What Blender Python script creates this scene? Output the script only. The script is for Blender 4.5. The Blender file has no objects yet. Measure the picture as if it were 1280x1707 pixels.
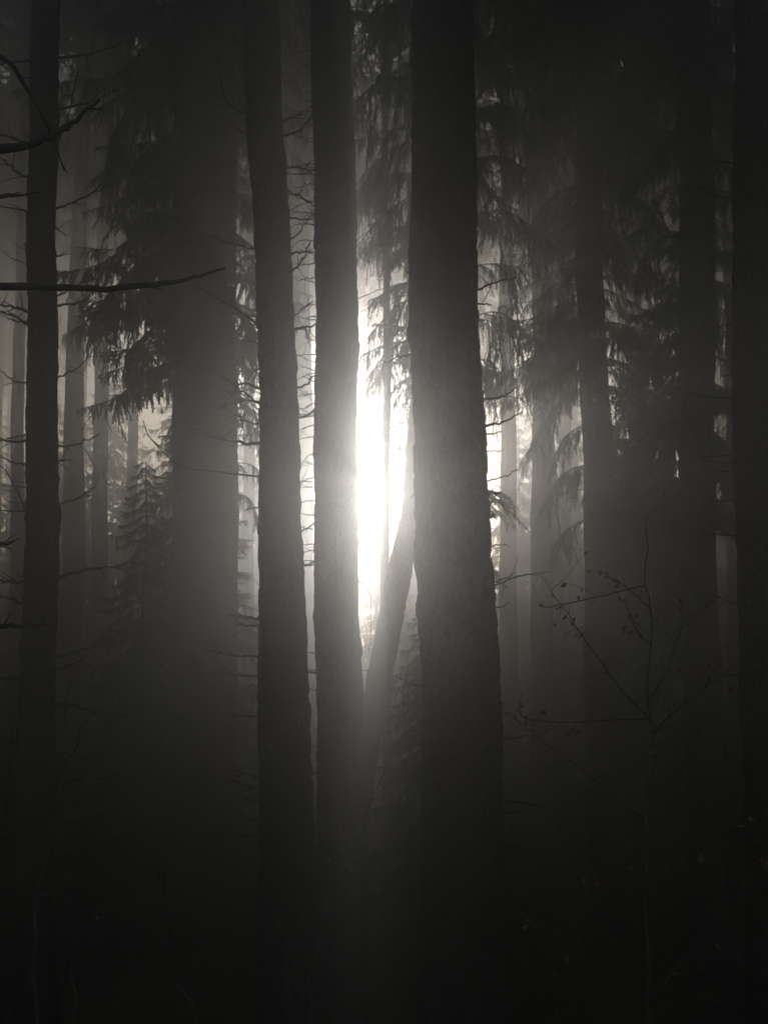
import bpy, math, random
import numpy as np
from mathutils import Vector

R = math.radians
SC = bpy.context.scene
COL = SC.collection

# ------------------------------------------------------------------ camera
EYE = np.array([0.0, 0.0, 1.65])
PITCH, F = 6.0, 1830.0                       # F in photograph pixels
cam_d = bpy.data.cameras.new('camera'); cam = bpy.data.objects.new('camera', cam_d); COL.objects.link(cam)
cam.location = EYE; cam.rotation_euler = (R(90 + PITCH), 0, 0)
cam_d.sensor_fit = 'VERTICAL'; cam_d.sensor_height = 24; cam_d.lens = 24 * F / 1707
cam_d.clip_end = 500; cam_d.clip_start = 0.05
SC.camera = cam
cp, sp = math.cos(R(PITCH)), math.sin(R(PITCH))

def P(px, py, Y):
    """world point seen at photograph pixel (px,py) standing Y metres away"""
    x, y = (px - 640) / F, (853.5 - py) / F
    d = np.array([x, cp - sp * y, sp + cp * y])
    return EYE + d * (Y / d[1])

def ground_z(x, y):
    base = -0.16 * min(max(y, 0.0), 9.0) - 0.03 * max(y - 9.0, 0.0) - 0.01 * x
    return base + 0.10 * math.sin(x * 0.7 + 1.3) * math.cos(y * 0.45) + 0.05 * math.sin(x * 1.9 + y * 1.3)

# ------------------------------------------------------------------ materials
def mat(name, c1, c2, scale=6.0, rough=0.9, bump=0.0, stretch=(1, 1, 1), voronoi=False, bscale=None, spec=0.2):
    m = bpy.data.materials.new(name); m.use_nodes = True
    nt = m.node_tree; b = nt.nodes['Principled BSDF']
    b.inputs['Roughness'].default_value = rough
    b.inputs['Specular IOR Level'].default_value = spec
    tc = nt.nodes.new('ShaderNodeTexCoord'); mp = nt.nodes.new('ShaderNodeMapping')
    mp.inputs['Scale'].default_value = stretch
    nt.links.new(tc.outputs['Object'], mp.inputs['Vector'])
    n = nt.nodes.new('ShaderNodeTexNoise'); n.inputs['Scale'].default_value = scale; n.inputs['Detail'].default_value = 6
    nt.links.new(mp.outputs['Vector'], n.inputs['Vector'])
    cr = nt.nodes.new('ShaderNodeValToRGB')
    cr.color_ramp.elements[0].position = 0.35; cr.color_ramp.elements[1].position = 0.68
    cr.color_ramp.elements[0].color = (*c1, 1); cr.color_ramp.elements[1].color = (*c2, 1)
    nt.links.new(n.outputs['Fac'], cr.inputs['Fac']); nt.links.new(cr.outputs['Color'], b.inputs['Base Color'])
    if bump:
        bp = nt.nodes.new('ShaderNodeBump'); bp.inputs['Strength'].default_value = bump; bp.inputs['Distance'].default_value = 0.02
        if voronoi:
            v = nt.nodes.new('ShaderNodeTexVoronoi'); v.inputs['Scale'].default_value = bscale or scale
            nt.links.new(mp.outputs['Vector'], v.inputs['Vector'])
            ad = nt.nodes.new('ShaderNodeMath'); ad.operation = 'ADD'
            nt.links.new(v.outputs['Distance'], ad.inputs[0]); nt.links.new(n.outputs['Fac'], ad.inputs[1])
            nt.links.new(ad.outputs[0], bp.inputs['Height'])
        else:
            nt.links.new(n.outputs['Fac'], bp.inputs['Height'])
        nt.links.new(bp.outputs['Normal'], b.inputs['Normal'])
    return m

M_BARK = mat('spruce_bark', (0.030, 0.025, 0.020), (0.060, 0.050, 0.041), 34, 0.85, 1.0, (1, 1, 0.7), True, 38)
M_DEAD = mat('dead_wood', (0.025, 0.02, 0.017), (0.07, 0.06, 0.05), 12, 0.85)
M_NEED = mat('spruce_needles', (0.026, 0.045, 0.022), (0.055, 0.085, 0.035), 2.5, 0.6)
M_SAP = mat('smooth_grey_bark', (0.035, 0.03, 0.025), (0.09, 0.08, 0.065), 14, 0.7, spec=0.2)
M_LEAF = mat('copper_leaf', (0.10, 0.035, 0.015), (0.24, 0.10, 0.04), 9, 0.45, spec=0.5)
M_PALE = mat('pale_leaf', (0.10, 0.085, 0.06), (0.20, 0.18, 0.13), 9, 0.5)
M_SOIL = mat('forest_floor', (0.020, 0.016, 0.010), (0.075, 0.055, 0.035), 3.0, 0.95, 0.8)
M_FERN = mat('bramble_leaf', (0.025, 0.045, 0.018), (0.06, 0.09, 0.035), 5, 0.6)

# ------------------------------------------------------------------ mesh helpers
def mesh_obj(name, V, T, m, parent=None, loc=None, smooth=False, mesh_name=None):
    """V (n,3) float, T (k,3) or (k,4) ints"""
    V = np.asarray(V, dtype=np.float32); T = np.asarray(T, dtype=np.int32)
    me = bpy.data.meshes.new(mesh_name or name)
    k = T.shape[1]
    me.vertices.add(len(V)); me.vertices.foreach_set('co', V.ravel())
    me.loops.add(T.size); me.loops.foreach_set('vertex_index', T.ravel())
    me.polygons.add(len(T))
    me.polygons.foreach_set('loop_start', np.arange(0, T.size, k, dtype=np.int32))
    me.polygons.foreach_set('loop_total', np.full(len(T), k, dtype=np.int32))
    if smooth: me.polygons.foreach_set('use_smooth', np.ones(len(T), dtype=bool))
    me.update(calc_edges=True); me.materials.append(m)
    o = bpy.data.objects.new(name, me); COL.objects.link(o)
    if parent is not None: o.parent = parent
    if loc is not None: o.location = loc
    return o

def empty(name, loc):
    o = bpy.data.objects.new(name, None); COL.objects.link(o); o.location = loc
    o.empty_display_size = 0.3
    return o

def tag(o, label, cat, group=None, kind=None):
    o['label'] = label; o['category'] = cat
    if group: o['group'] = group
    if kind: o['kind'] = kind
    return o

def nrm(v):
    v = np.asarray(v, float); n = np.linalg.norm(v)
    return v / n if n > 1e-9 else v

def catmull(pts, n):
    pts = np.asarray(pts, float)
    if len(pts) < 3:
        t = np.linspace(0, 1, n)[:, None]; return pts[0] * (1 - t) + pts[-1] * t
    p = np.vstack([2 * pts[0] - pts[1], pts, 2 * pts[-1] - pts[-2]])
    out = []
    for u in np.linspace(0, len(pts) - 1 - 1e-6, n):
        i = int(u); t = u - i
        a, b, c, d = p[i], p[i + 1], p[i + 2], p[i + 3]
        out.append(0.5 * ((2 * b) + (c - a) * t + (2 * a - 5 * b + 4 * c - d) * t * t + (3 * b - a - 3 * c + d) * t ** 3))
    return np.array(out)

def tube(pts, rad, sides=6, jitter=0.0, rng=None, cap=True):
    """quad tube along pts, returns V,T"""
    pts = np.asarray(pts, float); n = len(pts)
    tan = np.gradient(pts, axis=0)
    tan /= (np.linalg.norm(tan, axis=1)[:, None] + 1e-9)
    up = np.array([0, 0, 1.0]) if abs(tan[0][2]) < 0.8 else np.array([1.0, 0, 0])
    s = np.cross(tan, up); s /= (np.linalg.norm(s, axis=1)[:, None] + 1e-9)
    w = np.cross(s, tan)
    a = np.linspace(0, 2 * math.pi, sides, endpoint=False)
    rr = np.asarray(rad, float)[:, None] * np.ones(sides)
    if jitter: rr = rr * (1 + jitter * (rng.random((n, sides)) - 0.5))
    V = pts[:, None, :] + rr[:, :, None] * (np.cos(a)[None, :, None] * s[:, None, :] + np.sin(a)[None, :, None] * w[:, None, :])
    V = V.reshape(-1, 3)
    i = np.arange(n - 1)[:, None] * sides; j = np.arange(sides)[None, :]; k = (j + 1) % sides
    T = np.stack([i + j, i + k, i + k + sides, i + j + sides], -1).reshape(-1, 4)
    return V, T

class Acc:
    def __init__(s): s.V = []; s.T = []; s.n = 0
    def add(s, V, T):
        s.V.append(np.asarray(V)); s.T.append(np.asarray(T) + s.n); s.n += len(V)
    def out(s): return np.vstack(s.V), np.vstack(s.T)

# ------------------------------------------------------------------ spruce foliage
def needles(segs, rng, step, nlen, nwid):
    """segs (k,6): a->b twig pieces.  Returns triangles: a thin strip for each twig plus needle blades round it"""
    segs = np.asarray(segs, float); a, b = segs[:, :3], segs[:, 3:]
    d = b - a; L = np.linalg.norm(d, axis=1) + 1e-6; d = d / L[:, None]
    cnt = np.maximum(2, (L / step).astype(int))
    idx = np.repeat(np.arange(len(segs)), cnt); n = len(idx)
    t = rng.random(n)
    base = a[idx] + (b - a)[idx] * t[:, None]
    r = rng.normal(size=(n, 3)); dd = d[idx]
    r -= dd * (r * dd).sum(1)[:, None]
    r[:, 2] *= 0.75
    r /= np.linalg.norm(r, axis=1)[:, None] + 1e-9
    ln = nlen * (0.6 + 0.6 * rng.random(n))
    tip = base + (r * 0.75 + dd * 0.66) * ln[:, None]
    w = dd * (nwid * 0.5 * (0.7 + 0.6 * rng.random(n)))[:, None]
    V = np.stack([base - w, base + w, tip], 1).reshape(-1, 3)
    # twig strips
    k = len(segs); s = np.cross(d, rng.normal(size=(k, 3))); s /= np.linalg.norm(s, axis=1)[:, None] + 1e-9
    tw = nwid * 0.75; s2 = np.cross(s, d); e = (b - a) * 0.12
    V2 = np.stack([a - s * tw, a + s * tw, b + s * tw * 0.3 + e], 1).reshape(-1, 3)
    V3 = np.stack([a - s2 * tw - e, b - s2 * tw, b + s2 * tw], 1).reshape(-1, 3)
    V = np.vstack([V, V2, V3])
    return V, np.arange(len(V)).reshape(-1, 3)

LODS = {0: dict(sp=0.045, ts=0.040, step=0.0080, nlen=0.022, nwid=0.0075),
        1: dict(sp=0.060, ts=0.060, step=0.016, nlen=0.034, nwid=0.014),
        2: dict(sp=0.13, ts=0.13, step=0.05, nlen=0.09, nwid=0.040)}

def bough_segs(axis, side, hang, rng, lod):
    """twig pieces of one drooping spruce bough along the polyline axis"""
    q = LODS[lod]; segs = []
    Ls = np.r_[0, np.cumsum(np.linalg.norm(np.diff(axis, axis=0), axis=1))]; L = Ls[-1]
    for i in range(len(axis) - 1): segs.append(np.r_[axis[i], axis[i + 1]])
    segs_main = len(segs)
    s = L * 0.10
    ph = rng.random(4) * 6.28
    while s < L:
        t = s / L
        wob = 0.75 + 0.45 * math.sin(s * 9 + ph[0]) * math.sin(s * 21 + ph[1]) + 0.25 * math.sin(s * 5 + ph[2])
        hang_ = hang * max(0.25, wob)
        if math.sin(s * 13 + ph[3]) > 0.86: s += q['sp']; continue
        p = np.array([np.interp(s, Ls, axis[:, k]) for k in range(3)])
        i = min(len(axis) - 2, max(0, np.searchsorted(Ls, s) - 1))
        ad = nrm(axis[i + 1] - axis[i]); sd = nrm(np.cross(ad, [0, 0, 1.0]))
        for sg in (-1, 1):
            if rng.random() < 0.13: continue
            ln = side * (0.25 + 0.75 * min(1, t * 3.0)) * (1 - t ** 2.2) * rng.uniform(0.35, 1.25) * (0.7 + 0.5 * wob) + 0.05
            d = nrm(ad * rng.uniform(0.2, 0.95) + sd * sg * rng.uniform(0.7, 1.0) + np.array([0, 0, rng.uniform(-0.25, 0.05)]))
            m = max(2, int(ln / 0.10)); c = p.copy(); st = ln / m
            for j in range(m):
                d = nrm(d + np.array([0, 0, -0.14 - 0.20 * hang_]) + rng.normal(size=3) * 0.05)
                e = c + d * st; segs.append(np.r_[c, e])
                nt = max(1, int(st / q['ts'] + rng.random()))
                for _ in range(nt):
                    u = rng.random(); b0 = c + (e - c) * u
                    l2 = (0.05 + 0.26 * hang_ * rng.random() ** 1.3) * min(1, ln * 2.2 + 0.2)
                    l2 *= 1.0 if lod < 2 else 1.5
                    dn = nrm(np.array([0, 0, -0.45 - 0.9 * hang_]) + d * 0.6 + rng.normal(size=3) * 0.34)
                    mid = b0 + dn * l2 * 0.5; dn2 = nrm(dn + np.array([0, 0, -0.35]) + rng.normal(size=3) * 0.12)
                    segs.append(np.r_[b0, mid]); segs.append(np.r_[mid, mid + dn2 * l2 * 0.5])
                c = e
        s += q['sp'] * rng.uniform(0.7, 1.3)
    return segs

def bough_mesh(axis, side, hang, rng, lod, woody=0.008):
    q = LODS[lod]
    axis = catmull(axis, 14)
    V, T = needles(bough_segs(axis, side, hang, rng, lod), rng, q['step'], q['nlen'], q['nwid'])
    tv, tq = tube(axis, np.linspace(woody, 0.002, len(axis)), 4)
    tt = np.vstack([tq[:, [0, 1, 2]], tq[:, [0, 2, 3]]])
    A = Acc(); A.add(V, T); A.add(tv, tt)
    return A.out()

_tm = {}
def templates(lod, hang):
    key = (lod, hang)
    if key not in _tm:
        rng = np.random.default_rng(50 + lod * 10 + int(hang * 7)); lst = []
        for k in range(5 if lod < 2 else 4):
            dr = rng.uniform(0.10, 0.26)
            ax = np.array([[0, 0, 0], [0.35, rng.normal() * 0.03, 0.0 - dr * 0.2], [0.7, rng.normal() * 0.05, -dr * 0.9], [1.0, rng.normal() * 0.06, -dr * 1.0]])
            L = 1.6
            lst.append((bough_mesh(ax * L, 0.50, hang, rng, lod, 0.012), L))
        _tm[key] = lst
    return _tm[key]

def crown_arrays(z0, z1, Lmax, n, rng, lod=1, hang=0.8, shape='cone', r0=0.1, az=None, droop=0.25):
    """joined boughs round the z axis; z relative to the thing's base"""
    A = Acc(); tms = templates(lod, hang)
    for k in range(n):
        u = (k + rng.random()) / n
        z = z0 + (z1 - z0) * u
        if shape == 'cone': L = Lmax * (1 - u) ** 0.8 * rng.uniform(0.65, 1.1) + 0.12
        else: L = Lmax * (0.55 + 0.45 * math.sin(min(u * 1.4, 1) * 2.2)) * (1 - max(0, u - 0.3) / 0.7) ** 0.75 * rng.uniform(0.6, 1.1) + 0.2
        (V, T), L0 = tms[rng.integers(len(tms))]
        s = L / L0; a = rng.uniform(*(az or (0, 2 * math.pi))) if az else k * 2.399 + rng.normal() * 0.35
        pt = -droop * (1 - u) + 0.45 * max(0, u - 0.6) + rng.normal() * 0.09
        sx = s; sy = s ** 0.8; sz = s ** 0.75
        W = V * np.array([sx, sy, sz])
        x = W[:, 0] * math.cos(pt) - W[:, 2] * math.sin(pt); zz = W[:, 0] * math.sin(pt) + W[:, 2] * math.cos(pt)
        X = x * math.cos(a) - W[:, 1] * math.sin(a); Y = x * math.sin(a) + W[:, 1] * math.cos(a)
        A.add(np.stack([X, Y, zz + z], 1), T)
    return A.out()

# ------------------------------------------------------------------ trunks and dead branches
def trunk_arrays(axis, rad, sides, rng, rough=0.05, step=0.12):
    """axis (n,3), rad (n,) -> finely divided trunk with bark relief and a flared foot"""
    Ls = np.r_[0, np.cumsum(np.linalg.norm(np.diff(axis, axis=0), axis=1))]
    n = max(8, int(Ls[-1] / step)); s = np.linspace(0, Ls[-1], n)
    A = np.stack([np.interp(s, Ls, axis[:, k]) for k in range(3)], 1)
    r = np.interp(s, Ls, rad)
    r = r * (1 + 0.3 * np.exp(-s / 0.22))
    A[:, 0] += 0.015 * np.sin(s * 1.3 + rng.random() * 6) + 0.006 * np.sin(s * 4.1 + rng.random() * 6)
    th = np.linspace(0, 2 * math.pi, sides, endpoint=False)
    rel = np.zeros((n, sides))
    for _ in range(7):
        m = rng.integers(1, 9); f = rng.uniform(0.5, 7); ph = rng.random() * 6.28
        rel += rng.uniform(0.2, 0.8) * np.sin(m * th[None, :] + f * s[:, None] + ph) / (1 + m * 0.6)
    rel = rel * rough * 0.35 + rough * 0.55 * (rng.random((n, sides)) - 0.5)
    if step < 0.1:
        # bark plates of uneven size, and old knots
        ph = 0.045; pw = 0.035; r0 = float(r.mean()); nc = max(6, int(2 * math.pi * r0 / pw))
        col = (th / (2 * math.pi) * nc + 0.0).astype(int) % nc; off = rng.random(nc) * ph
        row = ((s[:, None] + off[col][None, :] + 0.01 * np.sin(s * 9)[:, None]) / (ph * (0.7 + 0.9 * rng.random(nc))[col][None, :])).astype(int) % 997
        tab = rng.random((997, nc)) ** 1.5
        rel = rel + (tab[row, col[None, :]] - 0.4) * 0.009 / r0
        for _ in range(int(Ls[-1] * 2.2)):
            s0 = rng.uniform(0.3, min(Ls[-1], 9)); t0 = rng.random() * 6.28; w0 = rng.uniform(0.025, 0.06)
            dt = np.angle(np.exp(1j * (th - t0))) * r0
            rel = rel + rng.uniform(0.004, 0.012) / r0 * np.exp(-((s - s0)[:, None] ** 2 + dt[None, :] ** 2) / (2 * w0 * w0))
    flare = 0.25 * np.exp(-s / 0.35)[:, None] * np.sin(5 * th + rng.random() * 6)[None, :]
    RR = r[:, None] * (1 + rel + flare)
    V = np.stack([A[:, 0, None] + RR * np.cos(th), A[:, 1, None] + RR * np.sin(th), np.broadcast_to(A[:, 2, None], RR.shape)], -1).reshape(-1, 3)
    i = np.arange(n - 1)[:, None] * sides; j = np.arange(sides)[None, :]; k = (j + 1) % sides
    T = np.stack([i + j, i + k, i + k + sides, i + j + sides], -1).reshape(-1, 4)
    return V, T

def twig_tree(pts, r0, rng, subs=3, sub_len=0.25, r1=None):
    """woody dead branch through 3d pts with side twigs"""
    A = Acc(); ax = catmull(pts, 16)
    ax[1:-1] += rng.normal(size=ax[1:-1].shape) * r0 * 0.45
    V, T = tube(ax, np.linspace(r0, r1 or r0 * 0.28, 16), 6, 0.35, rng); A.add(V, T)
    L = np.linalg.norm(ax[-1] - ax[0])
    for _ in range(subs):
        i = rng.integers(4, 15); d = nrm(ax[i] - ax[i - 1])
        sd = nrm(d * rng.uniform(0.4, 1.0) + rng.normal(size=3) * 0.55)
        l = sub_len * rng.uniform(0.3, 1.0) * (1 - i / 22)
        p2 = ax[i] + sd * l * 0.5 + np.array([0, 0, rng.normal() * 0.05 * l])
        p3 = ax[i] + sd * l + np.array([0, 0, rng.uniform(-0.3, 0.2) * l])
        V, T = tube(catmull([ax[i], p2, p3], 6), np.linspace(r0 * 0.4, r0 * 0.13, 6), 4, 0.3, rng); A.add(V, T)
    return A.out()

class Tree:
    def __init__(s, samples, Y, label, cat='spruce', group=None, H=24, sides=28, name='spruce_tree', seed=0, rough=0.05, step=0.12, lean=True):
        """samples: (py, left px, right px) read from the photograph at distance Y"""
        s.rng = np.random.default_rng(seed); s.Y = Y; H = min(H, 22)
        sm = sorted(samples, key=lambda q: -q[0])
        pts = []; rad = []
        for py, l, r in sm:
            c = P((l + r) / 2, py, Y); dist = np.linalg.norm(c - EYE)
            pts.append(c); rad.append((r - l) / 2 / F * Y * 1.0)
        pts = np.array(pts); rad = np.array(rad)
        if len(pts) == 1:
            pts = np.vstack([pts, pts[0] + [0, 0, 4]]); rad = np.r_[rad, rad[0] * 0.9]
        sl = (pts[1] - pts[0]) / (pts[1][2] - pts[0][2])
        gx = pts[0][0]; gz = ground_z(gx, Y) - 0.1
        foot = pts[0] + sl * (gz - pts[0][2]); rs = max(-0.006, min(0, (rad[1] - rad[0]) / (pts[1][2] - pts[0][2])))
        s.gz = gz
        st = (pts[-1] - pts[0]) / (pts[-1][2] - pts[0][2]) if lean else np.array([0, 0, 1.0])
        ztop = gz + H; top = pts[-1] + st * (ztop - pts[-1][2]) * np.array([0.5, 0.5, 1])
        s.axis = np.vstack([foot, pts, top]); s.rad = np.r_[rad[0] + rs * (foot[2] - pts[0][2]), rad, 0.03]
        s.root = empty(name, (float(foot[0]), float(foot[1]), float(gz)))
        tag(s.root, label, cat, group)
        s.o = np.array([foot[0], foot[1], gz])
        V, T = trunk_arrays(s.axis, s.rad, sides, s.rng, rough, step)
        s.trunk = mesh_obj('trunk', V - s.o, T, M_BARK, s.root, smooth=False)
    def at(s, z):
        return np.array([np.interp(z, s.axis[:, 2], s.axis[:, k]) for k in range(3)]), float(np.interp(z, s.axis[:, 2], s.rad))
    def dead(s, pix, r0=0.010, dy=0.0, subs=3, sub=0.25, name='dead_branch'):
        """branch whose pixels are given from the trunk outwards; dy: how far its tip comes forward/back"""
        n = len(pix); pts = [P(px, py, s.Y + dy * i / max(1, n - 1)) for i, (px, py) in enumerate(pix)]
        c, r = s.at(pts[0][2]); pts[0] = c + (pts[0] - c) * 0.6
        V, T = twig_tree(pts, r0, s.rng, subs, sub)
        return mesh_obj(name, V - s.o, T, M_DEAD, s.root)
    def rdead(s, n, z0, z1, lmin=0.25, lmax=0.9, side=None, r=0.007, slope=(-0.35, 0.35)):
        for _ in range(n):
            z = s.rng.uniform(z0, z1); c, rr = s.at(z)
            a = s.rng.uniform(0, 2 * math.pi)
            if side: a = (0 if side > 0 else math.pi) + s.rng.normal() * 0.6
            d = np.array([math.cos(a), math.sin(a), 0]); l = s.rng.uniform(lmin, lmax)
            sl = s.rng.uniform(*slope); cv = s.rng.uniform(-0.22, 0.22)
            pts = [c + d * rr * 0.7, c + d * (rr + l * 0.5) + [0, 0, l * (sl * 0.5 + cv * 0.5)], c + d * (rr + l) + [0, 0, l * sl]]
            V, T = twig_tree(pts, r * s.rng.uniform(0.6, 1.2), s.rng, int(s.rng.integers(0, 4)), 0.3)
            mesh_obj('dead_branch', V - s.o, T, M_DEAD, s.root)
    def bough(s, pix, side=0.45, hang=0.9, lod=0, dy=0.0):
        n = len(pix); pts = [P(px, py, s.Y + dy * i / max(1, n - 1)) for i, (px, py) in enumerate(pix)]
        c, r = s.at(pts[0][2]); pts[0] = c + (pts[0] - c) * 0.5
        V, T = bough_mesh(np.array(pts), side, hang, s.rng, lod)
        return mesh_obj('bough', V - s.o, T, M_NEED, s.root)
    def crown(s, z0, z1, L, n, lod=1, hang=0.8, shape='round', az=None, droop=0.25):
        z1 = min(z1, 21)
        V, T = crown_arrays(z0, z1, L, n, s.rng, lod, hang, shape, az=az, droop=droop)
        zz = V[:, 2] + s.gz
        V[:, 0] += np.interp(zz, s.axis[:, 2], s.axis[:, 0]) - s.o[0]
        return mesh_obj('crown', V, T, M_NEED, s.root)

exec_parts = []
# ================================================================== SETTING
# ground: one sheet, falling gently away from the camera
gx = np.r_[-60:-12:3.0, -12:12.01:0.3, 15:61:3.0]; gy = np.r_[-14:1:1.5, 1:26:0.3, 26:39:1.0]
nx, ny = len(gx), len(gy); rg = np.random.default_rng(3)
V = np.array([[x, y, ground_z(x, y) + rg.normal() * (0.015 if abs(x) < 12 and y < 26 else 0)] for y in gy for x in gx])
ii = np.arange(ny - 1)[:, None] * nx; jj = np.arange(nx - 1)[None, :]
T = np.stack([ii + jj, ii + jj + 1, ii + jj + nx + 1, ii + jj + nx], -1).reshape(-1, 4)
g = mesh_obj('ground', V, T, M_SOIL, smooth=True); g['kind'] = 'structure'

# ================================================================== NAMED TREES
trees = {}
# slim trunk at the left edge
t = Tree([(0, 52, 100), (400, 50, 98), (800, 42, 95), (1100, 35, 92), (1500, 30, 92)], 8.0,
         'slender dark spruce trunk nearest the left edge, bristling with bare dead side branches', seed=1, sides=48, step=0.03)
trees['T1'] = t
for pix in [[(52, 430), (46, 412), (40, 408)], [(50, 355), (20, 348), (-25, 338)], [(50, 300), (22, 282), (-20, 240)], [(48, 545), (20, 528), (-20, 515)],
            [(50, 522), (20, 512), (-30, 510)], [(46, 640), (20, 632), (-20, 600)], [(46, 735), (15, 735), (-25, 728)], [(44, 780), (15, 768), (-20, 745)],
            [(42, 850), (20, 852), (-25, 848)], [(42, 870), (20, 800), (-15, 760)], [(38, 970), (10, 970), (-30, 962)], [(36, 1010), (10, 995), (-10, 985)],
            [(98, 350), (150, 325), (198, 298)], [(98, 635), (130, 612), (160, 578)], [(95, 745), (130, 740), (165, 725)], [(95, 845), (130, 830), (160, 812)],
            [(94, 770), (102, 768), (110, 766)], [(93, 968), (150, 950), (243, 936)], [(98, 95), (150, 90), (230, 60)], [(98, 250), (112, 200), (132, 112)],
            [(98, 185), (150, 170), (192, 150)], [(92, 1100), (150, 1080), (175, 1065)], [(90, 1172), (140, 1180), (215, 1195)],
            [(32, 1240), (10, 1232), (-20, 1228)], [(32, 1130), (10, 1132), (-20, 1128)], [(90, 1405), (140, 1402), (220, 1385)], [(30, 1400), (10, 1400), (-25, 1385)],
            [(98, 510), (130, 505), (160, 495)], [(50, 240), (20, 232), (-20, 215)], [(52, 100), (20, 105), (-25, 112)]]:
    t.dead(pix, 0.012 * (0.7 + 0.6 * t.rng.random()), dy=t.rng.uniform(-0.5, 0.5), subs=5, sub=0.3)
t.crown(9, 22, 1.7, 30, lod=2)

# wide misty trunk with drooping boughs
t = Tree([(0, 285, 392), (300, 288, 396), (600, 288, 396), (850, 286, 395), (1100, 288, 396), (1500, 285, 404)], 12.5,
         'broad misty spruce trunk left of centre carrying long drooping boughs on its left side', seed=2, H=27, sides=72, step=0.05, rough=0.03)
trees['T2'] = t
for pix, sd, hg in [([(300, 440), (240, 440), (190, 480), (150, 530), (105, 560)], 0.75, 1.6), ([(300, 395), (255, 360), (235, 375), (215, 400)], 0.4, 1.0),
                    ([(290, 590), (235, 578), (190, 595)], 0.5, 1.2), ([(300, 170), (240, 165), (190, 225), (175, 300)], 0.8, 1.6), ([(290, 610), (250, 615), (225, 660)], 0.4, 1.2),
                    ([(395, 360), (412, 350), (425, 380)], 0.35, 0.9), ([(395, 560), (415, 560), (432, 590)], 0.35, 0.9), ([(395, 500), (430, 520), (470, 560)], 0.35, 0.7),
                    ([(300, 260), (250, 270), (215, 330)], 0.55, 1.2), ([(290, 60), (230, 20), (160, 40)], 0.7, 1.3), ([(300, 120), (330, 170), (300, 220)], 0.6, 1.3), ([(380, 20), (430, 30), (470, 90)], 0.5, 1.1),
                    ([(395, 820), (415, 830), (430, 870)], 0.35, 0.9), ([(395, 770), (420, 775), (440, 800)], 0.3, 0.8)]:
    t.bough(pix, sd, hg, 0, dy=t.rng.uniform(-0.5, 0.4))
for pix in [[(287, 800), (262, 796), (240, 795)], [(288, 770), (255, 735), (238, 700)], [(395, 640), (440, 660), (470, 700)], [(288, 545), (262, 542), (238, 540)],
            [(300, 360), (262, 340), (235, 333)]]:
    t.dead(pix, 0.009, dy=-0.5)
t.crown(5.9, 26, 2.2, 130, lod=1)
t.crown(6.2, 11, 1.5, 50, lod=1, az=(2.4, 5.0))

# pair of trunks left of the glow
t = Tree([(0, 405, 468), (250, 412, 475), (500, 425, 487), (700, 432, 497), (950, 435, 510), (1200, 433, 518), (1600, 430, 524)], 8.0,
         'dark leaning spruce trunk left of the glow, crooked forked dead branch on its left', seed=3, rough=0.03, sides=60, step=0.028)
trees['T3'] = t
for pix in [[(430, 682), (408, 655), (375, 632)], [(432, 668), (400, 670), (366, 680)], [(432, 708), (410, 702), (392, 690)], [(430, 650), (400, 640), (380, 668), (368, 678)],
            [(425, 545), (400, 520), (350, 490), (330, 480)], [(420, 415), (380, 405), (300, 370), (235, 333)], [(414, 230), (395, 215), (350, 185)], [(412, 195), (380, 170), (362, 100)],
            [(408, 80), (380, 60), (350, 40)], [(432, 795), (370, 788), (300, 775), (255, 735), (238, 700)], [(432, 740), (380, 735), (320, 715)],
            [(434, 1035), (410, 1028), (392, 1020)], [(434, 1045), (410, 1042), (392, 1040)], [(434, 1095), (390, 1092), (340, 1085)], [(434, 1195), (400, 1193), (370, 1190)],
            [(434, 1300), (410, 1290), (380, 1280)], [(434, 1312), (410, 1308), (385, 1300)], [(434, 1398), (400, 1390), (360, 1388)], [(434, 1030), (405, 1028), (370, 1025)],
            [(478, 205), (500, 190), (520, 178)], [(476, 232), (500, 215), (522, 190)], [(476, 280), (500, 280), (522, 285)], [(480, 365), (500, 365), (522, 366)],
            [(482, 410), (500, 385), (522, 350)], [(483, 425), (505, 420), (522, 420)], [(488, 540), (505, 515), (522, 500)], [(490, 552), (510, 545), (530, 540)],
            [(498, 650), (512, 640), (528, 620)], [(498, 700), (515, 690), (530, 680)], [(505, 890), (520, 875), (540, 840)], [(508, 945), (520, 940), (535, 930)],
            [(516, 1120), (530, 1122), (545, 1120)], [(475, 310), (505, 330), (525, 345)], [(483, 460), (500, 440), (520, 400)]]:
    t.dead(pix, 0.0105 * (0.7 + 0.6 * t.rng.random()), dy=t.rng.uniform(-0.4, 0.5), subs=5, sub=0.3)
t.crown(9, 23, 1.8, 30, lod=2)

t = Tree([(0, 518, 588), (300, 520, 592), (700, 525, 597), (1000, 527, 600), (1300, 527, 607), (1600, 522, 612)], 9.2,
         'straight spruce trunk just left of the bright gap, its middle washed out by glowing mist', seed=4, rough=0.03, sides=60, step=0.03)
trees['T4'] = t
for k in range(44):
    y = 40 + k * 21 + t.rng.uniform(-10, 10); l = t.rng.uniform(15, 48); sl = t.rng.uniform(-25, 25)
    t.dead([(523, y), (523 - l * 0.5, y + sl * 0.3 + t.rng.normal() * 4), (523 - l, y + sl)], 0.006, dy=t.rng.uniform(-0.5, 0.8), subs=4, sub=0.3)
for pix in [[(598, 950), (630, 930), (665, 898)], [(598, 960), (615, 985), (618, 1040), (614, 1100)], [(602, 1230), (640, 1222), (690, 1205)], [(604, 1345), (640, 1300), (668, 1262)], [(600, 870), (650, 850), (700, 820)],
            [(606, 1330), (650, 1335), (700, 1345)], [(598, 735), (640, 725), (690, 730)], [(598, 800), (640, 795), (690, 800)], [(598, 505), (640, 480), (690, 470)], [(604, 1480), (650, 1465), (700, 1440)]]:
    t.dead(pix, 0.006, dy=0.6, subs=3, sub=0.3)
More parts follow.
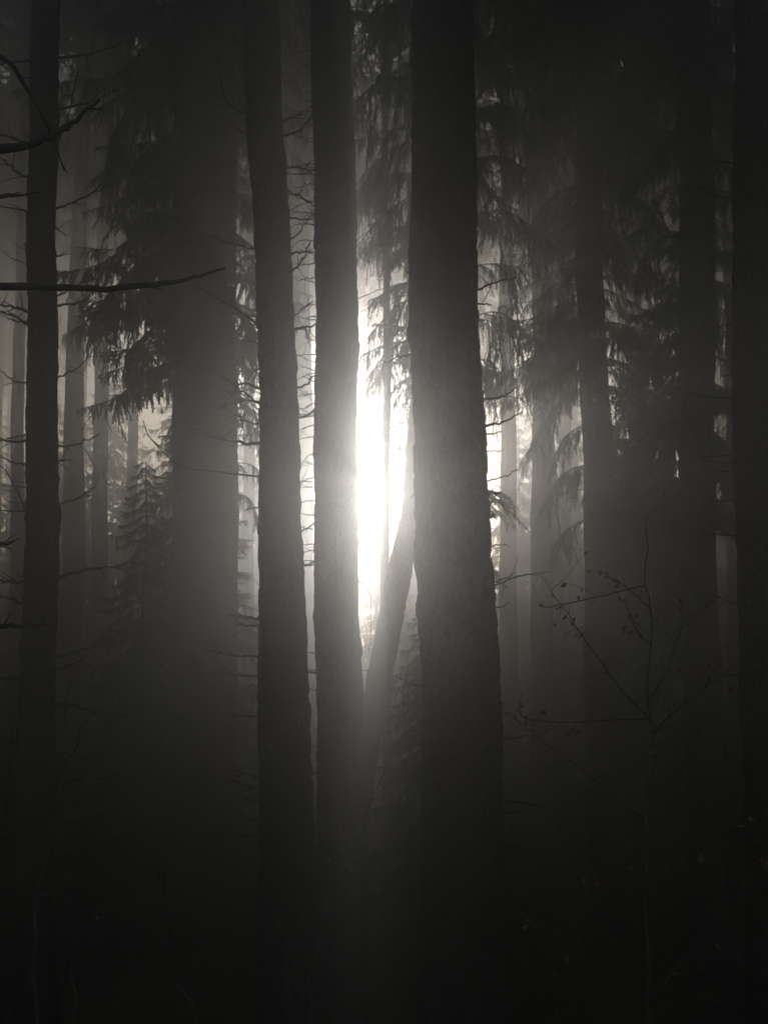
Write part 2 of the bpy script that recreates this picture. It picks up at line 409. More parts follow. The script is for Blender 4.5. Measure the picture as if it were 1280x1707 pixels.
t.crown(10, 24, 1.8, 30, lod=2)

# the large central trunk
t = Tree([(0, 685, 790), (500, 686, 803), (800, 690, 812), (1000, 695, 822), (1300, 700, 832), (1650, 707, 843)], 6.0,
         'largest, nearest spruce trunk right of the bright gap, short dead stubs on its right', seed=5, H=25, sides=110, rough=0.02, step=0.018)
trees['T5'] = t
for pix, r in [([(812, 714), (840, 703), (870, 686)], 0.009), ([(812, 806), (835, 796), (866, 781)], 0.006), ([(815, 823), (826, 821), (835, 820)], 0.009), ([(818, 910), (832, 909), (846, 908)], 0.006),
               ([(822, 975), (840, 966), (860, 953)], 0.006), ([(822, 1017), (835, 1011), (848, 1004)], 0.006), ([(812, 725), (824, 722), (836, 718)], 0.006), ([(812, 753), (826, 752), (840, 750)], 0.005),
               ([(822, 1082), (826, 1081), (832, 1080)], 0.006), ([(828, 1235), (855, 1231), (880, 1226)], 0.007), ([(832, 1362), (850, 1355), (868, 1352)], 0.006), ([(690, 460), (684, 456), (682, 452)], 0.012),
               ([(815, 862), (819, 861), (821, 860)], 0.014), ([(705, 1405), (702, 1404), (699, 1404)], 0.012)]:
    t.dead(pix, r, dy=t.rng.uniform(-0.1, 0.1), subs=2, sub=0.08, name='dead_stub')
t.crown(8.5, 24, 2.0, 34, lod=2)

# leaning trunk in the gap
t = Tree([(850, 668, 702), (960, 642, 684), (1100, 614, 656), (1200, 598, 641), (1300, 582, 626)], 11.0,
         'crooked trunk leaning to the right across the foot of the bright gap', cat='leaning tree', name='leaning_tree', seed=6, H=15, sides=40, step=0.04, rough=0.06)
trees['T6'] = t
t.crown(9, 14.5, 1.2, 14, lod=2)

# spruce standing hidden behind the large trunk, its boughs show on both sides
t = Tree([(0, 715, 770), (800, 712, 775), (1500, 708, 780)], 10.5,
         'spruce hidden behind the largest trunk, its needled boughs hanging out on both sides', seed=7, H=22)
trees['T7'] = t
for pix, sd, hg, dy in [([(720, 545), (670, 545), (625, 540)], 0.22, 0.5, -0.3), ([(720, 575), (660, 570), (610, 590), (590, 598)], 0.34, 0.9, 0.3), ([(720, 700), (670, 705), (640, 722), (605, 750)], 0.16, 0.3, 0.3),
                        ([(720, 735), (690, 738), (660, 745)], 0.16, 0.4, 0.0), ([(720, 640), (690, 655), (670, 690)], 0.2, 0.6, 0.2),
                        ([(740, 330), (680, 330), (620, 380), (596, 420)], 0.55, 1.2, 0.4), ([(740, 240), (680, 240), (630, 270), (600, 330)], 0.6, 1.3, 0.3), ([(740, 140), (670, 130), (620, 150), (585, 220)], 0.6, 1.4, 0.3),
                        ([(740, 30), (660, 20), (600, 60)], 0.6, 1.3, 0.2), ([(740, 420), (690, 420), (650, 440)], 0.4, 0.8, 0.6), ([(740, -60), (670, -50), (600, -30)], 0.6, 1.3, 0.2),
                        ([(770, 380), (830, 350), (890, 380), (935, 420)], 0.5, 1.3, -0.3), ([(770, 450), (830, 440), (900, 460)], 0.45, 1.0, -0.2), ([(770, 540), (830, 520), (880, 560)], 0.5, 1.2, 0.3),
                        ([(770, 610), (815, 600), (830, 640)], 0.4, 1.5, 0.0), ([(770, 200), (830, 180), (900, 230)], 0.6, 1.3, 0.2), ([(770, 90), (840, 60), (910, 100)], 0.6, 1.3, 0.2),
                        ([(770, 280), (830, 260), (900, 300)], 0.6, 1.3, 0.2), ([(770, 1000), (730, 1070), (690, 1110), (650, 1130)], 0.35, 0.8, 0.2), ([(770, 1090), (720, 1130), (670, 1160)], 0.35, 0.9, 0.1)]:
    t.bough(pix, sd, hg, 0, dy=dy)
for pix in [[(715, 745), (660, 735), (600, 742)], [(715, 785), (650, 792), (598, 790)], [(715, 860), (660, 880), (600, 905)], [(715, 690), (650, 700), (600, 690)], [(715, 480), (650, 500), (600, 520)],
            [(715, 900), (670, 905), (640, 930)], [(715, 640), (680, 620), (640, 560)]]:
    t.dead(pix, 0.007, dy=0.4, subs=6, sub=0.5)
for pix, sd, hg, dy in [([(720, 480), (680, 470), (620, 500)], 0.4, 1.2, 0.8), ([(720, 600), (665, 600), (615, 650)], 0.3, 1.2, 0.9), ([(720, 300), (660, 290), (605, 340)], 0.55, 1.4, 0.7),
                        ([(770, 822), (800, 815), (832, 822)], 0.55, 0.25, 0.2), ([(770, 828), (800, 824), (828, 832)], 0.5, 0.25, -0.5), ([(770, 930), (795, 935), (822, 950)], 0.45, 0.4, 0.2), ([(770, 600), (800, 640), (820, 660)], 0.3, 0.5, 0.5),  # dense shelf boughs added to cast shadow bands through the fog
                        ([(720, 560), (670, 570), (630, 610), (610, 660)], 0.22, 1.3, 0.6), ([(720, 620), (690, 625), (655, 655)], 0.2, 1.1, 0.5), ([(720, 500), (670, 505), (615, 560)], 0.35, 1.3, 0.2), ([(720, 640), (690, 640), (660, 665)], 0.25, 1.0, -0.2), ([(720, 380), (660, 380), (610, 430)], 0.5, 1.4, 1.0)]:
    t.bough(pix, sd, hg, 0, dy=dy)
t.crown(7.4, 21, 1.9, 75, lod=1)

# right of the central trunk: misty spruce with hanging boughs
t = Tree([(0, 958, 1000), (500, 962, 1008), (700, 968, 1018), (1000, 973, 1030), (1300, 980, 1040), (1500, 984, 1046)], 11.5,
         'misty spruce trunk right of the largest one, heavy boughs hanging left into the light', seed=8, H=25)
trees['T8'] = t
for pix, sd, hg, dy in [([(980, 520), (920, 520), (870, 550)], 0.5, 1.1, 0.2), ([(985, 640), (930, 670), (900, 720), (868, 770)], 0.42, 1.1, -0.2), ([(985, 560), (930, 560), (880, 610), (850, 640)], 0.5, 1.3, 0.4),
                        ([(985, 770), (940, 790), (900, 850)], 0.5, 1.3, 0.2), ([(985, 700), (940, 730), (915, 790)], 0.4, 1.1, 0), ([(975, 180), (920, 190), (880, 260)], 0.5, 1.3, 0.2),
                        ([(975, 90), (910, 80), (860, 130)], 0.6, 1.3, 0.2), ([(975, 300), (920, 330), (890, 400)], 0.5, 1.2, 0.3), ([(1000, 170), (1050, 190), (1080, 250)], 0.5, 1.2, 0.2),
                        ([(1000, 320), (1060, 330), (1120, 400)], 0.6, 1.4, 0.1), ([(1000, 420), (1060, 430), (1120, 500)], 0.6, 1.4, 0.2), ([(1010, 540), (1060, 560), (1120, 620)], 0.55, 1.3, 0.1),
                        ([(1015, 640), (1060, 660), (1110, 730)], 0.5, 1.3, 0.3), ([(1020, 760), (1080, 790), (1130, 850)], 0.6, 1.3, 0.2), ([(1020, 820), (1070, 850), (1110, 900)], 0.5, 1.2, 0.0),
                        ([(975, -30), (900, -40), (840, 0)], 0.6, 1.3, 0.2), ([(985, 860), (950, 880), (925, 930)], 0.3, 0.9, 0.5), ([(975, 230), (1020, 260), (1060, 330)], 0.55, 1.4, -0.3)]:
    t.bough(pix, sd, hg, 0, dy=dy)
for pix in [[(985, 280), (960, 285), (925, 290)], [(1020, 690), (1050, 690), (1095, 688)]]: t.dead(pix, 0.006, dy=-0.3)
t.crown(8.2, 24, 2.3, 95, lod=1)
t.crown(5.9, 8.2, 1.4, 22, lod=0, az=(1.8, 4.6))
t.crown(3.4, 8.2, 1.7, 42, lod=0, az=(-1.2, 1.2))

t = Tree([(0, 1128, 1185), (550, 1130, 1190), (900, 1134, 1194), (1200, 1138, 1200), (1500, 1142, 1208)], 10.5,
         'dim spruce trunk second from the right edge, dark boughs hanging before its left side', seed=9, H=25)
trees['T9'] = t
for pix, sd, hg, dy in [([(1150, 800), (1100, 800), (1050, 850)], 0.5, 1.3, 0.2), ([(1150, 860), (1100, 870), (1070, 930)], 0.4, 1.2, 0.2), ([(1150, 100), (1080, 90), (1010, 140)], 0.7, 1.4, 0.2),
                        ([(1150, 220), (1080, 240), (1040, 320)], 0.6, 1.4, 0.4), ([(1150, 380), (1100, 400), (1060, 460)], 0.6, 1.3, 0.4), ([(1170, 150), (1230, 160), (1290, 230)], 0.6, 1.3, 0.3),
                        ([(1150, 480), (1110, 520), (1080, 580)], 0.5, 1.3, 0.4), ([(1150, 20), (1080, 0), (1000, 30)], 0.7, 1.3, 0.3), ([(1170, 20), (1230, 20), (1300, 60)], 0.7, 1.3, 0.3),
                        ([(1150, 620), (1110, 650), (1080, 720)], 0.45, 1.3, 0.5)]:
    t.bough(pix, sd, hg, 0, dy=dy)
t.crown(7.6, 24, 2.3, 95, lod=1)
t.crown(2.9, 7.6, 1.4, 50, lod=0, az=(1.8, 4.2))
t.crown(4.5, 7.6, 1.2, 26, lod=0, az=(-1.2, 1.2))

t = Tree([(0, 1218, 1310), (600, 1225, 1322), (1000, 1232, 1335), (1500, 1242, 1350)], 6.2,
         'dark spruce trunk cut by the right edge, thin dead branches curving out to its left', seed=10, sides=60, step=0.03, rough=0.03)
trees['T10'] = t
for pix in [[(1228, 662), (1180, 662), (1140, 652), (1095, 638)], [(1230, 772), (1190, 770), (1160, 758), (1143, 732)], [(1225, 335), (1190, 325), (1158, 304)], [(1222, 272), (1200, 270), (1172, 262)],
            [(1236, 1005), (1210, 1000), (1180, 988)], [(1234, 893), (1200, 892), (1165, 890)], [(1236, 905), (1210, 890), (1185, 872)], [(1236, 1125), (1210, 1125), (1195, 1122)], [(1230, 785), (1205, 787), (1190, 786)],
            [(1222, 100), (1190, 60), (1180, 0)]]:
    t.dead(pix, 0.006, dy=t.rng.uniform(-0.2, 0.3), subs=2, sub=0.2)
t.crown(8, 23, 1.8, 30, lod=2)

# tree standing outside the frame at the left; its dead branches cross the upper left corner
t = Tree([(0, -560, -450), (1500, -570, -440)], 3.6, 'near spruce outside the left edge, long bare dead branches reaching across the upper left corner', seed=11, H=22)
trees['T0'] = t
for pix, r in [([(-505, 300), (-200, 285), (0, 249), (60, 238), (110, 212), (166, 167)], 0.011), ([(-505, 40), (-150, 30), (0, 95), (40, 140), (75, 200), (108, 286)], 0.006),
               ([(-505, 470), (-200, 472), (0, 476), (120, 480), (230, 478), (310, 466), (376, 447)], 0.009), ([(-505, 340), (-150, 340), (0, 328), (52, 324)], 0.007),
               ([(-505, 1050), (-150, 1050), (0, 1045), (82, 1041)], 0.007), ([(-505, 920), (-150, 915), (0, 907), (26, 902)], 0.006)]:
    n = len(pix); pts = [P(px, py, 3.6 + 0.0 * i) for i, (px, py) in enumerate(pix)]
    ax = catmull(pts, 30); ax[1:-1] += t.rng.normal(size=ax[1:-1].shape) * r * 0.25
    A = Acc(); A.add(*tube(ax, np.r_[np.linspace(r * 2, r, 22), np.linspace(r * 0.95, r * 0.35, 8)], 7, 0.25, t.rng))
    for _ in range(4):
        i = int(t.rng.integers(16, 29)); d = nrm(nrm(ax[i] - ax[i - 1]) + t.rng.normal(size=3) * 0.6)
        A.add(*tube(np.array([ax[i], ax[i] + d * 0.03, ax[i] + d * t.rng.uniform(0.035, 0.07)]), [r * 0.4, r * 0.3, r * 0.12], 4))
    V, T = A.out(); mesh_obj('dead_branch', V - t.o, T, M_DEAD, t.root)
t.crown(8, 21, 1.8, 30, lod=2)

for nm, k in (('T1', 22), ('T2', 16), ('T3', 26), ('T4', 22), ('T5', 22), ('T6', 14), ('T8', 22), ('T9', 18), ('T10', 12)):
    t = trees[nm]; t.rdead(k, t.gz + 0.6, t.gz + 7.5, 0.04, 0.35, r=0.008, slope=(-0.3, 0.5))
#@@BACKGROUND@@
# ------------------------------------------------------------------ misty trunks behind
BG = [ # samples, Y, label, crown (z0,L) or None
 ([(250, 488, 515), (800, 490, 522), (1100, 492, 526)], 19, 'pale grey misty trunk in the slit between the two trunks left of the glow', 9),
 ([(500, 637, 649), (1000, 636, 651)], 12.6, 'thin trunk standing in the middle of the bright gap', 8),
 ([(600, 120, 140), (1100, 116, 142)], 20, 'grey misty trunk just right of the slender trunk at the left edge', 10),
 ([(600, 22, 42), (1100, 14, 40)], 19, 'grey misty trunk left of the slender trunk, nearest behind it at the left edge', 10),
 ([(900, 886, 921), (1150, 884, 922)], 15, 'misty trunk right of the largest trunk, rising from a dark mound of young spruce', 9),
 ([(900, 938, 953), (1150, 938, 954)], 22, 'thin pale trunk close left of the misty trunk with hanging boughs', 9),
 ([(950, 833, 862), (1150, 832, 864)], 18, 'faint trunk just right of the largest trunk, below its dead stubs', 9),
 ([(970, 1050, 1075), (1150, 1050, 1078)], 17, 'misty trunk right of a narrow bright slit, behind the thin leafy sapling', 8),
 ([(970, 1212, 1240), (1200, 1212, 1242)], 14, 'dim trunk half hidden behind the dark trunk at the right edge', 9),
 ([(600, 157, 180), (1100, 152, 182)], 22, 'grey misty trunk midway between the slender left trunk and the broad misty one', 8),
 ([(900, 404, 424), (1200, 402, 426)], 21, 'grey trunk in the narrow slit right of the broad misty trunk', 9),
]
for k, (smp, Y, lab, z0) in enumerate(BG):
    t = Tree(smp, Y, lab, seed=100 + k, H=26, sides=14, rough=0.06, step=0.3)
    t.crown(z0 + 4.5, 25, 2.0, 60, lod=2)
    t.rdead(8, t.gz + 1, t.gz + 8, 0.3, 1.1, r=0.006)

# spruces fading away in the fog: copies of three of a kind
def proto(seed, Hh, r, z0, n):
    rng = np.random.default_rng(seed)
    root = empty('spruce_tree', (0, 0, 0))
    zz = np.linspace(-0.2, Hh, 8); ax = np.stack([0.1 * np.sin(zz * 0.3 + seed), 0.1 * np.cos(zz * 0.25), zz], 1)
    V, T = trunk_arrays(ax, np.linspace(r, 0.03, 8), 12, rng, 0.06, 0.4); mesh_obj('trunk', V, T, M_BARK, root)
    V, T = crown_arrays(z0, Hh, 2.5, n, rng, 2, 0.8, 'round', droop=0.3); mesh_obj('crown', V, T, M_NEED, root)
    return root
def proto_young(seed, Hh, Lb, n):
    rng = np.random.default_rng(seed); root = empty('young_spruce', (0, 0, 0))
    V, T = trunk_arrays(np.array([[0, 0, -0.1], [0.03, 0, Hh * 0.5], [0, 0, Hh]]), np.array([0.08, 0.05, 0.008]), 8, rng, 0.08, 0.4); mesh_obj('trunk', V, T, M_BARK, root)
    V, T = crown_arrays(0.2, Hh, Lb, n, rng, 2, 0.5, 'cone', droop=0.12); mesh_obj('crown', V, T, M_NEED, root)
    return root
PR = [proto(1, 21, 0.20, 13.2, 75), proto(2, 22, 0.24, 14.2, 70), proto(3, 20, 0.16, 12.6, 70)]
fr = random.Random(12); used = [0, 0, 0]; placed = []
def place_far(x, y, sc=1.0):
    k = fr.randrange(3); p = PR[k]
    if used[k] == 0: r = p; used[k] = 1
    else:
        r = p.copy(); COL.objects.link(r)
        for ch in list(p.children):
            c = ch.copy(); COL.objects.link(c); c.parent = r
    r.location = (x, y, ground_z(x, y)); r.rotation_euler = (fr.uniform(-.015, .015), fr.uniform(-.015, .015), fr.uniform(0, 6.28)); r.scale = (sc,) * 3
    tag(r, 'distant spruce trunk fading away in the fog behind the nearer named trunks', 'spruce', 'distant spruces fading into the fog')
SUN_AZ = 0.0
def far_ok(x, y, m):
    return all((x - a) ** 2 + (y - b) ** 2 > m * m for a, b in placed)
tries = 0
while len(placed) < 74 and tries < 6000:
    tries += 1
    y = fr.uniform(17, 37); x = fr.uniform(-1, 1) * (4 + y * 0.5)
    if abs(x + y * 0.01) < 0.5 + 0.022 * y: continue
    if not far_ok(x, y, 2.2): continue
    if (-7.5 < x < -2.9) and fr.random() < 0.5: continue
    placed.append((x, y)); place_far(x, y, fr.uniform(0.88, 1.06))

YP = [proto_young(5, 7.0, 1.9, 110), proto_young(6, 6.0, 1.6, 90)]; yu = [0, 0]; yp = []; tries = 0  # thicket added to block low sun, its ragged tops set along the sun slope
while len(yp) < 64 and tries < 4000:
    tries += 1
    y = fr.uniform(24, 37.3); x = fr.uniform(-1, 1) * 22
    if not all((x - a) ** 2 + (y - b) ** 2 > 1.7 ** 2 for a, b in yp): continue
    yp.append((x, y)); k = fr.randrange(2); p = YP[k]
    if yu[k] == 0: r = p; yu[k] = 1
    else:
        r = p.copy(); COL.objects.link(r)
        for ch in list(p.children):
            c = ch.copy(); COL.objects.link(c); c.parent = r
    want = 1.65 + y * 0.135 + (fr.uniform(-1.6, 0.0) if abs(x + 0.3) < 1.5 else fr.uniform(-0.5, 3.4))
    sc = (want - ground_z(x, y)) / (7.0 if k == 0 else 6.0)
    r.location = (x, y, ground_z(x, y)); r.rotation_euler = (0, 0, fr.uniform(0, 6.28)); r.scale = (sc ** 0.5 * 1.05, sc ** 0.5 * 1.05, sc)
    tag(r, 'bushy low spruce of the hazy thicket far back, added to block low sunlight', 'young spruce', 'low spruces of the added far thicket')

# young spruces
def young(px, py, Y, h, L, n, label, seed, lod=0, hang=0.5):
    rng = np.random.default_rng(seed); top = P(px, py, Y)
    base = np.array([top[0], top[1], top[2] - h])
    root = empty('young_spruce', tuple(float(v) for v in base)); tag(root, label, 'young spruce')
    gz = ground_z(base[0], base[1])
    lo = min(0.0, gz - base[2]) - 0.1
    V, T = trunk_arrays(np.array([[0, 0, lo], [0.02, 0, h * 0.5], [0, 0, h]]), np.array([0.045, 0.03, 0.006]), 8, rng, 0.08, 0.2)
    mesh_obj('trunk', V, T, M_BARK, root)
    V, T = crown_arrays(0.1, h, L, n, rng, lod, hang, 'cone', droop=0.1); mesh_obj('crown', V, T, M_NEED, root)
young(325, 620, 13.3, 6.2, 1.65, 230, 'bushy young spruce close behind the broad misty trunk, twigs spilling out on both sides', 31, 1)
young(243, 770, 11.4, 4.9, 0.95, 170, 'dark bushy young spruce hugging the left side of the broad misty trunk', 35, 1)
young(905, 1085, 16.5, 2.6, 1.3, 90, 'low dark young spruce mounded at the foot of the misty trunk right of the largest', 32, 1)
young(712, 1010, 9.4, 2.3, 0.62, 100, 'small young spruce half hidden behind the lower left side of the largest trunk', 33, 0)
young(1050, 1110, 14.0, 2.2, 1.0, 80, 'dim young spruce on the forest floor behind the thin leafy sapling', 34, 1)


def on_ground(px, py, Y):
    p = P(px, py, Y); return np.array([p[0], p[1], ground_z(p[0], p[1])])
# mist-veiled young spruces added farther in to shade the low fog
for k, (px, py, Y, h, Lb, n, lab) in enumerate([
    (652, 905, 21, 5.0, 1.3, 60, 'misty young spruce added for shade behind the leaning trunk foot in the bright gap'),
    (560, 880, 24, 5.5, 1.5, 60, 'misty young spruce added for shade, mostly behind the trunk just left of the bright gap'),
    (770, 870, 19, 5.2, 1.4, 60, 'young spruce added for shade, almost wholly hidden behind the largest trunk'),
    (470, 930, 20, 4.6, 1.4, 55, 'misty young spruce added for shade behind the leaning dark trunk left of the glow'),
    (1120, 900, 18, 4.8, 1.5, 60, 'dark misty young spruce added for shade, left of the second trunk from the right edge'),
    (990, 980, 22, 4.2, 1.4, 55, 'misty young spruce added for shade close behind the trunk with hanging boughs'),
    (215, 960, 21, 4.4, 1.5, 55, 'faint young spruce added for shade between the slender left trunk and the broad misty trunk'),
    (70, 930, 20, 4.4, 1.5, 55, 'faint young spruce added for shade behind the slender trunk nearest the left edge'),
    (1215, 980, 17, 3.8, 1.3, 50, 'dim young spruce added for shade between the two trunks nearest the right edge')]):
    young(px, py, Y, h, Lb, n, lab, 200 + k, 2)
young(196, 560, 30, 11.5, 2.4, 210, 'tall pale misty spruce added to close the bright gap just left of the broad misty trunk', 221, 2)  # added to cover the bright sky in this gap
young(128, 640, 27, 9.5, 1.9, 170, 'pale misty spruce added to close the bright gap right of the slender left trunk', 222, 2)  # also added in front of bright sky
young(862, 665, 25, 8.5, 1.2, 80, 'slim misty spruce added to dim the bright opening right of the largest trunk', 224, 2)  # put in to dim the light in this opening
young(885, 800, 29, 8.0, 1.7, 120, 'pale misty spruce far behind the misty trunk right of the largest', 223, 2)

# ------------------------------------------------------------------ leafy sapling in the foreground
def leaf_arrays(pts, dirs, size, rng, curl=0.25):
    """folded, pointed leaves: 4 triangles each side of a midrib bent lengthwise"""
    Vs = []; Ts = []; n = 0
    for p, d in zip(pts, dirs):
        d = nrm(d); sz = size * rng.uniform(0.55, 1.15)
        s = nrm(np.cross(d, rng.normal(size=3))); u = np.cross(s, d)
        mid = [p + d * sz * t - u * curl * sz * t * t * rng.uniform(0.5, 1.8) for t in (0.0, 0.35, 0.7, 1.0)]
        w = [0.0, 0.30, 0.24, 0.0]; f = rng.uniform(0.1, 0.5)
        L_ = [mid[i] + s * w[i] * sz + u * f * w[i] * sz for i in (1, 2)]; R_ = [mid[i] - s * w[i] * sz + u * f * w[i] * sz for i in (1, 2)]
        Vs += mid + L_ + R_
        Ts += [(n, n + 1, n + 4), (n + 1, n + 5, n + 4), (n + 1, n + 2, n + 5), (n + 2, n + 3, n + 5),
               (n, n + 6, n + 1), (n + 1, n + 6, n + 7), (n + 1, n + 7, n + 2), (n + 2, n + 7, n + 3)]
        n += 8
    return np.array(Vs), np.array(Ts)

def sapling(stem_px, Y, branches, label, r0=0.011, leaves=0, seed=0, cat='sapling', name='sapling', leaf_m=None, leaf_size=0.05, dy=0.0, group=None):
    rng = np.random.default_rng(seed)
    pts = [P(px, py, Y) for px, py in stem_px]; b = pts[0].copy()
    gz = ground_z(b[0], b[1]); 
    base = np.array([b[0] + rng.normal() * 0.03, b[1], gz - 0.03])
    if b[2] > gz + 0.05: pts = [base] + pts
    root = empty(name, tuple(float(v) for v in base)); tag(root, label, cat, group)
    ax = catmull(pts, 40); ax[1:-1] += rng.normal(size=ax[1:-1].shape) * r0 * 0.3
    ax[2:, 0] += 0.008 * np.sin(np.arange(38) * 0.9 + seed) + 0.006 * np.sin(np.arange(38) * 0.37)
    V, T = tube(ax, np.linspace(r0, r0 * 0.25, 40), 7, 0.25, rng); mesh_obj('stem', V - base, T, M_SAP, root)
    LP = []; LD = []
    for br in branches:
        n = len(br); dyb = rng.uniform(-0.5, 0.5) + dy
        bp = [P(px, py, Y + dyb * i / max(1, n - 1)) for i, (px, py) in enumerate(br)]
        j = int(np.argmin(np.linalg.norm(ax - bp[0], axis=1))); bp[0] = ax[j]
        bx = catmull(bp, 22); bx[1:-1] += rng.normal(size=bx[1:-1].shape) * r0 * 0.25
        A = Acc(); A.add(*tube(bx, np.linspace(r0 * 0.5, r0 * 0.14, 22), 5, 0.2, rng))
        for _ in range(6):
            i = int(rng.integers(5, 21)); d = nrm(nrm(bx[i] - bx[i - 1]) * 0.9 + rng.normal(size=3) * 0.55); l = rng.uniform(0.04, 0.17)
            q = catmull([bx[i], bx[i] + d * l * 0.5, bx[i] + d * l + [0, 0, rng.uniform(-.02, .03)]], 6)
            A.add(*tube(q, np.linspace(r0 * 0.2, r0 * 0.08, 6), 4))
            if leaves:
                for _ in range(int(rng.integers(0, 4))):
                    k2 = int(rng.integers(2, 6)); LP.append(q[k2]); LD.append(d * 0.6 + rng.normal(size=3) * 0.4 + [0, 0, -0.5])
        V, T = A.out(); mesh_obj('branch', V - base, T, M_SAP, root)
        for _ in range(leaves):
            i = int(rng.integers(4, 22)); LP.append(bx[i]); LD.append(nrm(bx[i] - bx[i - 1]) * 0.7 + rng.normal(size=3) * 0.5 + [0, 0, -0.45])
    if leaves:
        for _ in range(leaves * 2):
            i = int(rng.integers(10, 39)); LP.append(ax[i]); LD.append(rng.normal(size=3) * 0.6 + [0, 0, -0.4])
        V, T = leaf_arrays(LP, LD, leaf_size, rng); mesh_obj('foliage', V - base, T, leaf_m or M_LEAF, root)
    return root

sapling([(1070, 1730), (1078, 1560), (1076, 1400), (1084, 1290), (1079, 1160), (1084, 1010), (1076, 930), (1078, 860)], 3.9,
        [[(1080, 1372), (1040, 1340), (960, 1275), (905, 1235), (866, 1205), (832, 1185)], [(1080, 1200), (1035, 1150), (985, 1080), (950, 1030), (925, 995), (900, 955)],
         [(952, 1018), (925, 1010), (895, 1003)], [(1084, 1235), (1120, 1190), (1175, 1145), (1240, 1100)], [(1083, 1165), (1110, 1120), (1130, 1060), (1150, 1020)],
         [(1078, 1490), (1130, 1440), (1200, 1395), (1250, 1360)], [(1076, 1660), (1130, 1610), (1200, 1530), (1270, 1440)], [(1074, 1690), (1000, 1660), (930, 1625), (865, 1585)],
         [(1078, 1500), (1040, 1475), (1000, 1465), (960, 1445)], [(1084, 1010), (1045, 980), (1000, 950)], [(1078, 1330), (1130, 1290), (1200, 1230)], [(1080, 1080), (1060, 1050), (1040, 1000)],
         [(905, 1235), (885, 1200), (868, 1150)]],
        'thin leafy sapling in the right foreground, a few copper brown leaves on its spreading twigs', 0.006, 4, 41, leaf_size=0.024, name='beech_sapling')
sapling([(55, 1730), (58, 1600), (66, 1500), (85, 1380), (100, 1310), (125, 1250), (147, 1195)], 3.6, [[(108, 1305), (125, 1302), (141, 1299)], [(66, 1500), (90, 1495), (125, 1480)]],
        'tall thin bare sapling curving up before the slender left trunk', 0.006, 0, 42, name='bare_sapling')
sapling([(330, 1740), (300, 1640), (278, 1560), (268, 1480), (266, 1410)], 4.0, [[(285, 1580), (276, 1500), (272, 1450)]],
        'thin dark bare stem bending left in front of the foot of the broad misty trunk', 0.005, 0, 43, name='bare_sapling')
sapling([(124, 1740), (125, 1640), (123, 1570), (150, 1540), (180, 1500), (205, 1460)], 4.2, [[(123, 1570), (100, 1530), (80, 1505)], [(150, 1545), (160, 1530), (200, 1520)]],
        'forked bare sapling low in the left corner, just right of the slender trunk', 0.005, 1, 44, name='bare_sapling', leaf_m=M_PALE, leaf_size=0.02)
sapling([(515, 1740), (520, 1640), (540, 1540), (560, 1480), (610, 1370), (640, 1270)], 4.4, [[(560, 1480), (575, 1450), (580, 1420)]],
        'long thin bare stem slanting right across the foot of the two middle trunks', 0.005, 1, 45, name='bare_sapling', leaf_m=M_PALE, leaf_size=0.02)
sapling([(483, 1740), (482, 1640), (478, 1580), (480, 1500)], 4.1, [[(481, 1600), (470, 1570), (468, 1540)]],
        'short upright bare stem at the foot of the leaning dark trunk left of the glow', 0.0045, 1, 46, name='bare_sapling', leaf_m=M_PALE, leaf_size=0.02)
sapling([(925, 1740), (930, 1640), (922, 1560), (915, 1500)], 4.6, [[(928, 1640), (950, 1600), (960, 1560)], [(924, 1600), (900, 1580), (890, 1560)]],
        'slim bare stem between the largest trunk and the leafy sapling', 0.004, 2, 47, name='bare_sapling', leaf_m=M_PALE, leaf_size=0.02)
sapling([(-60, 1500), (-10, 1360), (15, 1290), (35, 1210), (50, 1150)], 4.8, [[(10, 1300), (20, 1230), (25, 1180)]],
        'bare twig slanting up at the very left edge below the slender trunk branches', 0.005, 0, 48, name='bare_sapling')

# ------------------------------------------------------------------ undergrowth: brambles, blueberry and litter
rng = np.random.default_rng(77); LP = []; LD = []; A = Acc()
for _ in range(1500):
    y = 3.0 + 19 * rng.random() ** 1.3; x = rng.uniform(-1, 1) * (1.5 + y * 0.45)
    p = np.array([x, y, ground_z(x, y)]); a = rng.uniform(0, 6.28); h = rng.uniform(0.15, 0.55) * (0.6 + 0.5 * math.sin(x * 2.1) * math.cos(y * 1.3) + 0.3); l = rng.uniform(0.1, 0.7)
    d = np.array([math.cos(a), math.sin(a), 0])
    q = catmull([p, p + d * l * 0.3 + [0, 0, h * 0.8], p + d * l * 0.7 + [0, 0, h], p + d * l + [0, 0, h * 0.7]], 9)
    A.add(*tube(q, np.linspace(0.0035, 0.0012, 9), 3))
    for _ in range(int(rng.integers(10, 20))):
        i = int(rng.integers(2, 9)); LP.append(q[i] + rng.normal(size=3) * 0.015); LD.append(rng.normal(size=3) * [1, 1, 0.4])
V, T = leaf_arrays(LP, LD, 0.055, rng); tv, tq = A.out()
o = mesh_obj('undergrowth', np.vstack([V, tv]), np.vstack([T, np.vstack([tq[:, :3], tq[:, [0, 2, 3]]]) + len(V)]), M_FERN)
tag(o, 'dark tangle of brambles and low leaves covering the forest floor', 'undergrowth', kind='stuff')
LP = []; LD = []
for _ in range(70):
    y = 3.6 + 6 * rng.random(); x = rng.uniform(-1, 1) * (0.5 + y * 0.35); LP.append([x, y, ground_z(x, y) + rng.uniform(0.3, 0.75)]); LD.append(rng.normal(size=3) * [1, 1, 0.3])

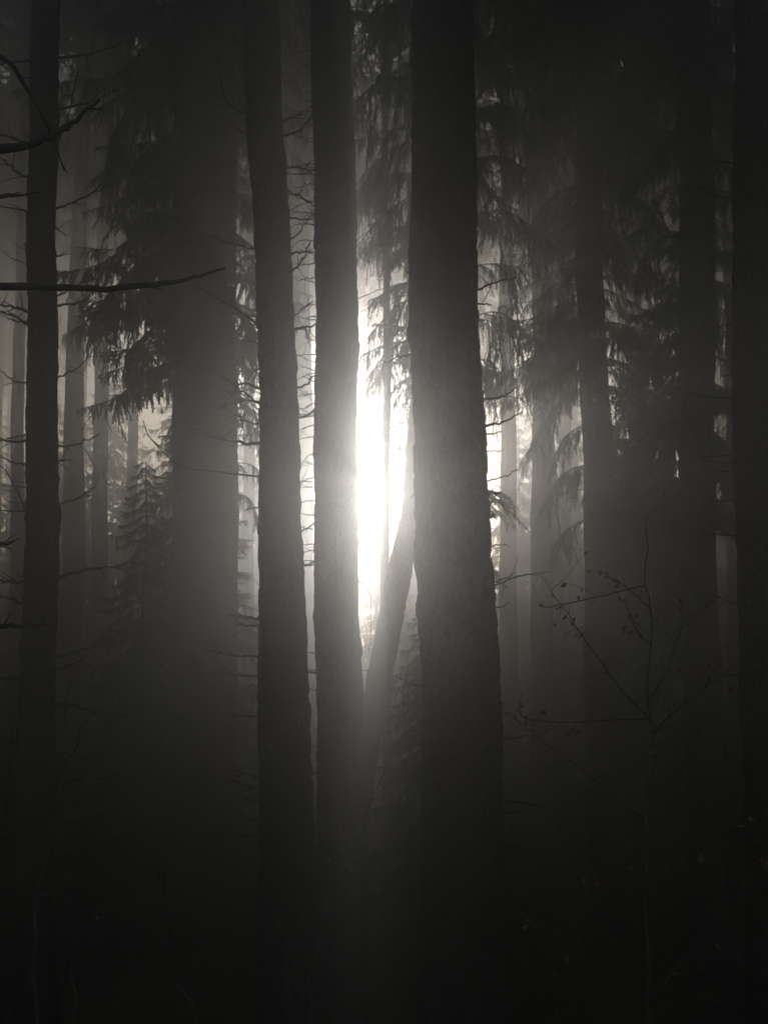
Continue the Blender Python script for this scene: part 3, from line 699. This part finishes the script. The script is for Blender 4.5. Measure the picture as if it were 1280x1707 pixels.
# ================================================================== LIGHT
sun_px = (624, 812)
sd = nrm(P(sun_px[0], sun_px[1], 10) - EYE)
el = math.asin(sd[2]); azr = math.atan2(sd[0], sd[1])
L = bpy.data.lights.new('sun', 'SUN'); L.energy = 2.0; L.angle = R(0.53); L.color = (1.0, 0.952, 0.90)
so = bpy.data.objects.new('sun', L); COL.objects.link(so); so.location = (0, 0, 40)
so.rotation_euler = Vector((-sd[0], -sd[1], -sd[2])).to_track_quat('-Z', 'Y').to_euler()
w = bpy.data.worlds.new('World'); SC.world = w; w.use_nodes = True
nt = w.node_tree; bg = nt.nodes['Background']; sk = nt.nodes.new('ShaderNodeTexSky'); sk.sky_type = 'NISHITA'
sk.sun_disc = False; sk.sun_elevation = el; sk.sun_rotation = azr; sk.dust_density = 1.0
hs = nt.nodes.new('ShaderNodeHueSaturation'); hs.inputs['Saturation'].default_value = 0.65
nt.links.new(sk.outputs['Color'], hs.inputs['Color']); nt.links.new(hs.outputs['Color'], bg.inputs['Color']); bg.inputs['Strength'].default_value = 0.15

# the fog
def box(name, x0, x1, y0, y1, z0, z1, m):
    V = [(x, y, z) for z in (z0, z1) for y in (y0, y1) for x in (x0, x1)]
    T = [(0, 2, 3, 1), (4, 5, 7, 6), (0, 1, 5, 4), (2, 6, 7, 3), (0, 4, 6, 2), (1, 3, 7, 5)]
    return mesh_obj(name, V, T, m)
FOG_DENS, FOG_G = 0.08, 0.905
mh = bpy.data.materials.new('haze'); mh.use_nodes = True; n = mh.node_tree.nodes; n.clear()
out = n.new('ShaderNodeOutputMaterial'); pv = n.new('ShaderNodeVolumePrincipled')
pv.inputs['Color'].default_value = (0.92, 0.925, 0.92, 1); pv.inputs['Density'].default_value = FOG_DENS; pv.inputs['Anisotropy'].default_value = FOG_G
mh.node_tree.links.new(pv.outputs['Volume'], out.inputs['Volume'])
h = box('haze', -62, 62, -16, 38.5, -7, 24, mh); h['kind'] = 'stuff'

SC.view_settings.view_transform = 'Standard'; SC.view_settings.look = 'None'; SC.view_settings.gamma = 1
SC.view_settings.exposure = -0.1
cy = SC.cycles
cy.use_denoising = True; cy.volume_bounces = 1; cy.max_bounces = 4; cy.diffuse_bounces = 1; cy.glossy_bounces = 1
cy.use_adaptive_sampling = False
